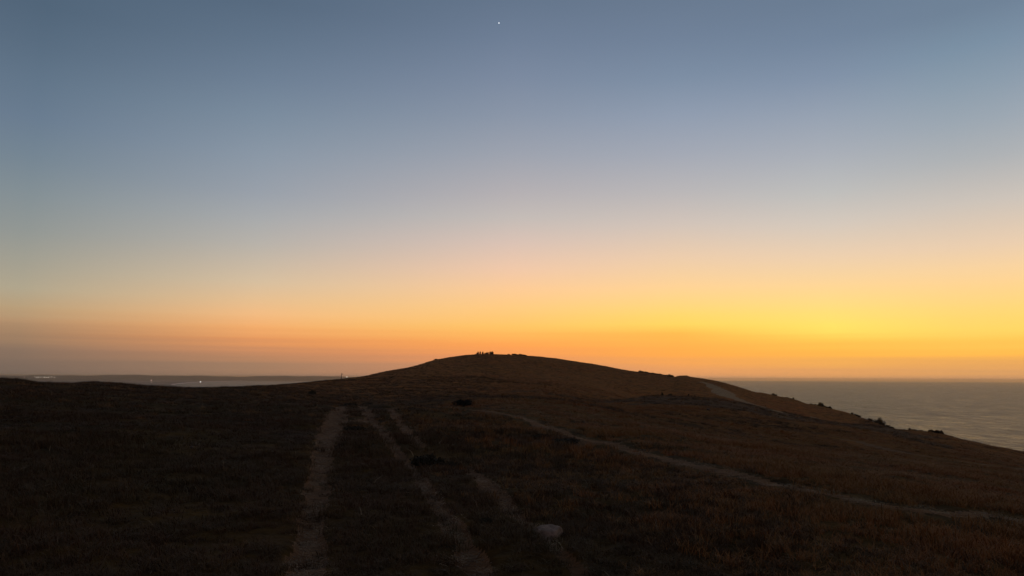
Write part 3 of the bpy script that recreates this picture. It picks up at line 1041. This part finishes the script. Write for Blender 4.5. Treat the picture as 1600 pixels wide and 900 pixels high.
p, r = on_ridge(533)
k = r / F
e = empty('signpost', p)
tag(e, 'thin dark post with a small board on the hill skyline left of the summit', 'post')
mesh_obj('post', *cyl(0.5 * k, 0.42 * k, -0.3, 8.2 * k), WOOD, e)
mesh_obj('board', *box(1.3 * k, 0, 7.3 * k, 1.4 * k, 0.12, 0.9 * k), WOOD, e)
p, r = on_ridge(541.7)
k = r / F
e = empty('path_lamp', p)
tag(e, 'small lit lamp just right of the thin post on the skyline', 'lamp')
mesh_obj('post', *cyl(0.18 * k, 0.18 * k, -0.3, 1.4 * k), METAL, e)
mesh_obj('lamp_globe', *ball(0.8 * k, (0, 0, 2.0 * k)), LAMP_NEAR, e, smooth=True)


def far_light(px, py, r, size, mat, label, group=None):
    a, s = pix_dir(px, py)
    z = EYE + r * s
    base = SEA + 6
    e = empty('floodlight', (r * math.sin(a), r * math.cos(a), base))
    tag(e, label, 'lamp', group)
    h = max(z - base, 8)
    mesh_obj('mast', *cyl(0.35, 0.25, -8, h), METAL, e)
    mesh_obj('lamp_head', *ball(size * 0.8 / 2 / F * r, (0, 0, h)), mat, e, smooth=True)


town = [(54.2, 588.3, .7), (56.5, 589.2, .9), (58.3, 590.4, .8), (60.3, 589.6, 1.1), (63.6, 589.4, .9), (69.4, 589.3, 1.4), (72.6, 589.6, 1.1), (75.6, 589.4, 1.3), (80.6, 588.7, .9), (85.2, 589.6, 1.1)]
for i, (px, py, s) in enumerate(town):
    far_light(px, py, 12500, s, LAMP_WARM, ORD[i] + ' from left in the row of tiny town lights on the left horizon', 'town lights on the left horizon')
far_light(38, 589, 12500, .9, LAMP_RED, 'faint light standing alone at the far left of the town lights')
far_light(236.4, 594.2, 9500, 1.6, LAMP_RED, 'dim pinkish light on the lowland left of the bay')
far_light(237.0, 597.4, 7500, .8, LAMP_RED, 'fainter light just below the dim pinkish one')
far_light(313.2, 596.6, 9000, 1.7, LAMP_WHITE, 'bright white light above the curved beach')

a, s = pix_dir(779.6, 36)
r = 50000
e = mesh_obj('evening_star', *ball(0.78 / F * r, (0, 0, 0), 16, 10), STAR, smooth=True)
e.location = (r * math.sin(a), r * math.cos(a), EYE + r * s)
tag(e, 'bright white evening star alone near the top of the sky', 'star')

# ------------------------------------------------------------------ grass
GTINT = [(0.34, (1.06, 0.94, 0.88)), (0.5, (1.0, 1.0, 0.97)), (0.66, (0.90, 1.02, 0.9))]
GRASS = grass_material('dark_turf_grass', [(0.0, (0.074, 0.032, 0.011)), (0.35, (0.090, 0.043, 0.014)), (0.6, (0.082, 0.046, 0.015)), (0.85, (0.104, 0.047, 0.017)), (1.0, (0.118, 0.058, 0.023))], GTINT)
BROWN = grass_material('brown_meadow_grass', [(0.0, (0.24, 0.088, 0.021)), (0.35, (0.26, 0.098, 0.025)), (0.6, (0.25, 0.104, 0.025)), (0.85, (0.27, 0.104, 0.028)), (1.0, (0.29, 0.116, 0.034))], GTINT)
STRAW = grass_material('dry_straw', [(0.0, (0.22, 0.125, 0.060)), (1.0, (0.38, 0.23, 0.12))], GTINT)


def tuft(seed, n, hgt, spread, width, lean, straw, lying=False, body=None):
    r = np.random.default_rng(seed)
    verts, faces, mats = [], [], []
    for k in range(n):
        a = r.uniform(0, 2 * math.pi)
        d = spread * math.sqrt(r.uniform())
        base = np.array([d * math.cos(a), d * math.sin(a), -0.01])
        la = r.uniform(0, 2 * math.pi) if not lying else r.normal(0.0, 0.5) + (math.pi if r.uniform() < .5 else 0)
        out = np.array([math.cos(la), math.sin(la), 0.0])
        side = np.array([-out[1], out[0], 0])
        h = hgt * r.uniform(0.45, 1.15)
        ln = lean * r.uniform(0.3, 1.3)
        w = width * r.uniform(0.6, 1.3)
        i0 = len(verts)
        for f, wf in ((0, 1.0), (0.5, 0.8)):
            c = base + out * (h * ln * f ** 1.6) + np.array([0, 0, h * f * (1 - 0.25 * ln * f) if not lying else 0.014 + 0.02 * f])
            verts += [c - side * w * wf / 2, c + side * w * wf / 2]
        tip = base + out * h * ln + np.array([0, 0, h * (1 - 0.3 * ln) if not lying else 0.015 + 0.02 * r.uniform()])
        verts.append(tip)
        faces += [(i0, i0 + 1, i0 + 3, i0 + 2), (i0 + 2, i0 + 3, i0 + 4)]
        mi = 1 if r.uniform() < straw else 0
        mats += [mi, mi]
    me = bpy.data.meshes.new('grass_tuft')
    me.from_pydata([tuple(p) for p in verts], [], faces)
    me.materials.append(body or GRASS)
    me.materials.append(STRAW)
    me.polygons.foreach_set('material_index', mats)
    me.update()
    return me


protos = [tuft(100, 46, 0.11, 0.10, 0.006, 0.9, 0.01), tuft(101, 46, 0.14, 0.11, 0.006, 1.0, 0.012), tuft(102, 40, 0.09, 0.12, 0.007, 1.1, 0.02),
          tuft(103, 34, 0.16, 0.09, 0.006, 0.9, 0.04), tuft(104, 26, 0.16, 0.16, 0.006, 1.4, 0.10), tuft(105, 22, 0.15, 0.15, 0.006, 1.0, 0.85, lying=True)]
protos += [tuft(110, 46, 0.11, 0.10, 0.006, 0.9, 0.015, body=BROWN), tuft(111, 46, 0.14, 0.11, 0.006, 1.0, 0.015, body=BROWN), tuft(112, 40, 0.09, 0.12, 0.007, 1.1, 0.02, body=BROWN),
           tuft(113, 34, 0.16, 0.09, 0.006, 0.9, 0.04, body=BROWN), tuft(114, 26, 0.16, 0.16, 0.006, 1.4, 0.10, body=BROWN)]
PEBBLE = plain_mat('pebble', (0.17, 0.095, 0.052), 0.9, 30.0, 0.5, 0.004)
for sd_ in (1, 2, 3):
    bm = bmesh.new()
    bmesh.ops.create_icosphere(bm, subdivisions=2, radius=0.014)
    rr_p = random.Random(sd_)
    for v in bm.verts:
        v.co *= rr_p.uniform(0.75, 1.15)
        v.co.z *= 0.6
    me = bpy.data.meshes.new('pebble')
    bm.to_mesh(me)
    bm.free()
    me.materials.append(PEBBLE)
    protos.append(me)
pcol = bpy.data.collections.new('grass_tufts')
for i, me in enumerate(protos):
    o = bpy.data.objects.new('grass_tuft_%02d' % i, me)
    pcol.objects.link(o)


def scatter(name, bands, label, pick, keep, seed):
    r = np.random.default_rng(seed)
    P, R_, S_, I_ = [], [], [], []
    for r0, r1, dens, sc in bands:
        amax = math.radians(47)
        area = amax * (r1 * r1 - r0 * r0)
        n = int(area * dens)
        rr = np.sqrt(r.uniform(r0 * r0, r1 * r1, n))
        aa = r.uniform(-amax, amax, n)
        x, y = rr * np.sin(aa), rr * np.cos(aa)
        pfv = at(aa, rr, path_field)
        ok = keep(x, y, rr, pfv, r)
        x, y, rr, aa, pfv = x[ok], y[ok], rr[ok], aa[ok], pfv[ok]
        z = at(aa, rr)
        hn = 0.85 + 0.45 * fbm(x / 3.0, y / 3.0, 77, 2) + 0.25 * fbm(x / 14.0, y / 14.0, 78, 2)
        hn = np.clip(hn, 0.4, 1.6)
        s = r.uniform(0.75, 1.25, len(x))
        P.append(np.stack([x, y, z], 1))
        R_.append(np.stack([r.normal(0, .10, len(x)), r.normal(0.05, .10, len(x)), r.uniform(0, 6.283, len(x))], 1))
        S_.append(np.stack([s * sc, s * sc, s * hn * (0.6 + 0.4 * sc)], 1))
        I_.append(pick(x, y, pfv, r))
    P, R_, S_, I_ = (np.concatenate(v) for v in (P, R_, S_, I_))
    me = bpy.data.meshes.new(name)
    me.from_pydata(P.tolist(), [], [])
    for nm, ty, arr, key in (('rot', 'FLOAT_VECTOR', R_, 'vector'), ('scl', 'FLOAT_VECTOR', S_, 'vector')):
        at_ = me.attributes.new(nm, ty, 'POINT')
        at_.data.foreach_set(key, arr.astype(np.float32).reshape(-1))
    ai = me.attributes.new('pick', 'INT', 'POINT')
    ai.data.foreach_set('value', I_.astype(np.int32))
    o = bpy.data.objects.new(name, me)
    COL.objects.link(o)
    ng = bpy.data.node_groups.new(name + '_scatter', 'GeometryNodeTree')
    ng.interface.new_socket('Geometry', in_out='INPUT', socket_type='NodeSocketGeometry')
    ng.interface.new_socket('Geometry', in_out='OUTPUT', socket_type='NodeSocketGeometry')
    gi, go = ng.nodes.new('NodeGroupInput'), ng.nodes.new('NodeGroupOutput')
    ci = ng.nodes.new('GeometryNodeCollectionInfo')
    ci.inputs['Collection'].default_value = pcol
    ci.inputs['Separate Children'].default_value = True
    ci.inputs['Reset Children'].default_value = True
    ip = ng.nodes.new('GeometryNodeInstanceOnPoints')
    ip.inputs['Pick Instance'].default_value = True

    def named(nm, ty):
        n = ng.nodes.new('GeometryNodeInputNamedAttribute')
        n.data_type = ty
        n.inputs['Name'].default_value = nm
        return n.outputs['Attribute']
    er = ng.nodes.new('FunctionNodeEulerToRotation')
    ng.links.new(named('rot', 'FLOAT_VECTOR'), er.inputs[0])
    ng.links.new(gi.outputs[0], ip.inputs['Points'])
    ng.links.new(ci.outputs[0], ip.inputs['Instance'])
    ng.links.new(er.outputs[0], ip.inputs['Rotation'])
    ng.links.new(named('scl', 'FLOAT_VECTOR'), ip.inputs['Scale'])
    ng.links.new(named('pick', 'INT'), ip.inputs['Instance Index'])
    ng.links.new(ip.outputs[0], go.inputs[0])
    md = o.modifiers.new('scatter', 'NODES')
    md.node_group = ng
    tag(o, label, 'gravel' if name == 'gravel' else 'grass', kind='stuff')
    print(name, len(P))
    return o


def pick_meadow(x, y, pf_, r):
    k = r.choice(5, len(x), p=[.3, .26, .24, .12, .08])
    ed = x - (3.2 - 0.20 * np.clip(y - 8, 0, 40)) + 1.6 * fbm(x / 4.0, y / 4.0, 55, 3)      # browner tufts right of the track and beyond its crest
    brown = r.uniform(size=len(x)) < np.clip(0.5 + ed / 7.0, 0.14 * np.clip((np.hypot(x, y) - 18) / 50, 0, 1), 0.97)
    # dark tuft streaks on the far slopes
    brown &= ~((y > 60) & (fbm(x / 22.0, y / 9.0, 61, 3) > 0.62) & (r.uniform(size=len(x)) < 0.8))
    # mostly dark tufts on the darkened knoll and hollow
    kn = darkened_ground(x, y)
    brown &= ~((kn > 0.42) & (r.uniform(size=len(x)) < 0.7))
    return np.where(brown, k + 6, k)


BANDS = [(3.2, 9, 110, 0.9), (9, 16, 60, 1.1), (16, 30, 26, 1.4), (30, 60, 9, 2.0), (60, 120, 3.2, 3.0), (120, 230, 1.3, 4.0), (230, 440, 0.5, 3.6)]
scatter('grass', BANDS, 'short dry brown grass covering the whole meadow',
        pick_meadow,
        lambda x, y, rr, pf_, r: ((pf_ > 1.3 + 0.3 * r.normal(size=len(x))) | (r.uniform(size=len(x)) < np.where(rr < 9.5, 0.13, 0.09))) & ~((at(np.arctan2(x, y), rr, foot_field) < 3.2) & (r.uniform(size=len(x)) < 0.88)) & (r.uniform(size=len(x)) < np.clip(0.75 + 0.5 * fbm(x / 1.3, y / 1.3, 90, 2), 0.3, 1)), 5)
scatter('dry_straw', [(3.2, 9, 95, 0.8), (9, 16, 55, 1.0), (16, 45, 20, 1.2)], 'flattened dry straw lying in the wheel ruts',
        lambda x, y, pf_, r: np.full(len(x), 5),
        lambda x, y, rr, pf_, r: (pf_ < 1.4) & (r.uniform(size=len(x)) < 0.55), 6)

scatter('gravel', [(3.2, 9, 160, 0.9), (9, 18, 50, 1.2), (18, 40, 10, 1.8)], 'loose pebbles scattered in the wheel ruts',
        lambda x, y, pf_, r: r.choice([11, 12, 13], len(x)),
        lambda x, y, rr, pf_, r: (pf_ < 1.1) & (fbm(x / 0.7, y / 0.7, 31, 2) > -0.1), 9)

# ------------------------------------------------------------------ haze over land and sea
m = bpy.data.materials.new('evening_haze')
m.use_nodes = True
nt = m.node_tree
nt.nodes.clear()
pv = nt.nodes.new('ShaderNodeVolumePrincipled')
pv.inputs['Color'].default_value = (1.0, 0.77, 0.52, 1)
pv.inputs['Density'].default_value = 4.4e-5
pv.inputs['Anisotropy'].default_value = 0.75
mo = nt.nodes.new('ShaderNodeOutputMaterial')
nt.links.new(pv.outputs[0], mo.inputs['Volume'])
v, f = box(0, 0, (24 - 86) / 2, 72000, 72000, 110)
hz = mesh_obj('haze', v, f, m)
tag(hz, 'thin warm evening haze over land and sea', 'haze', kind='stuff')
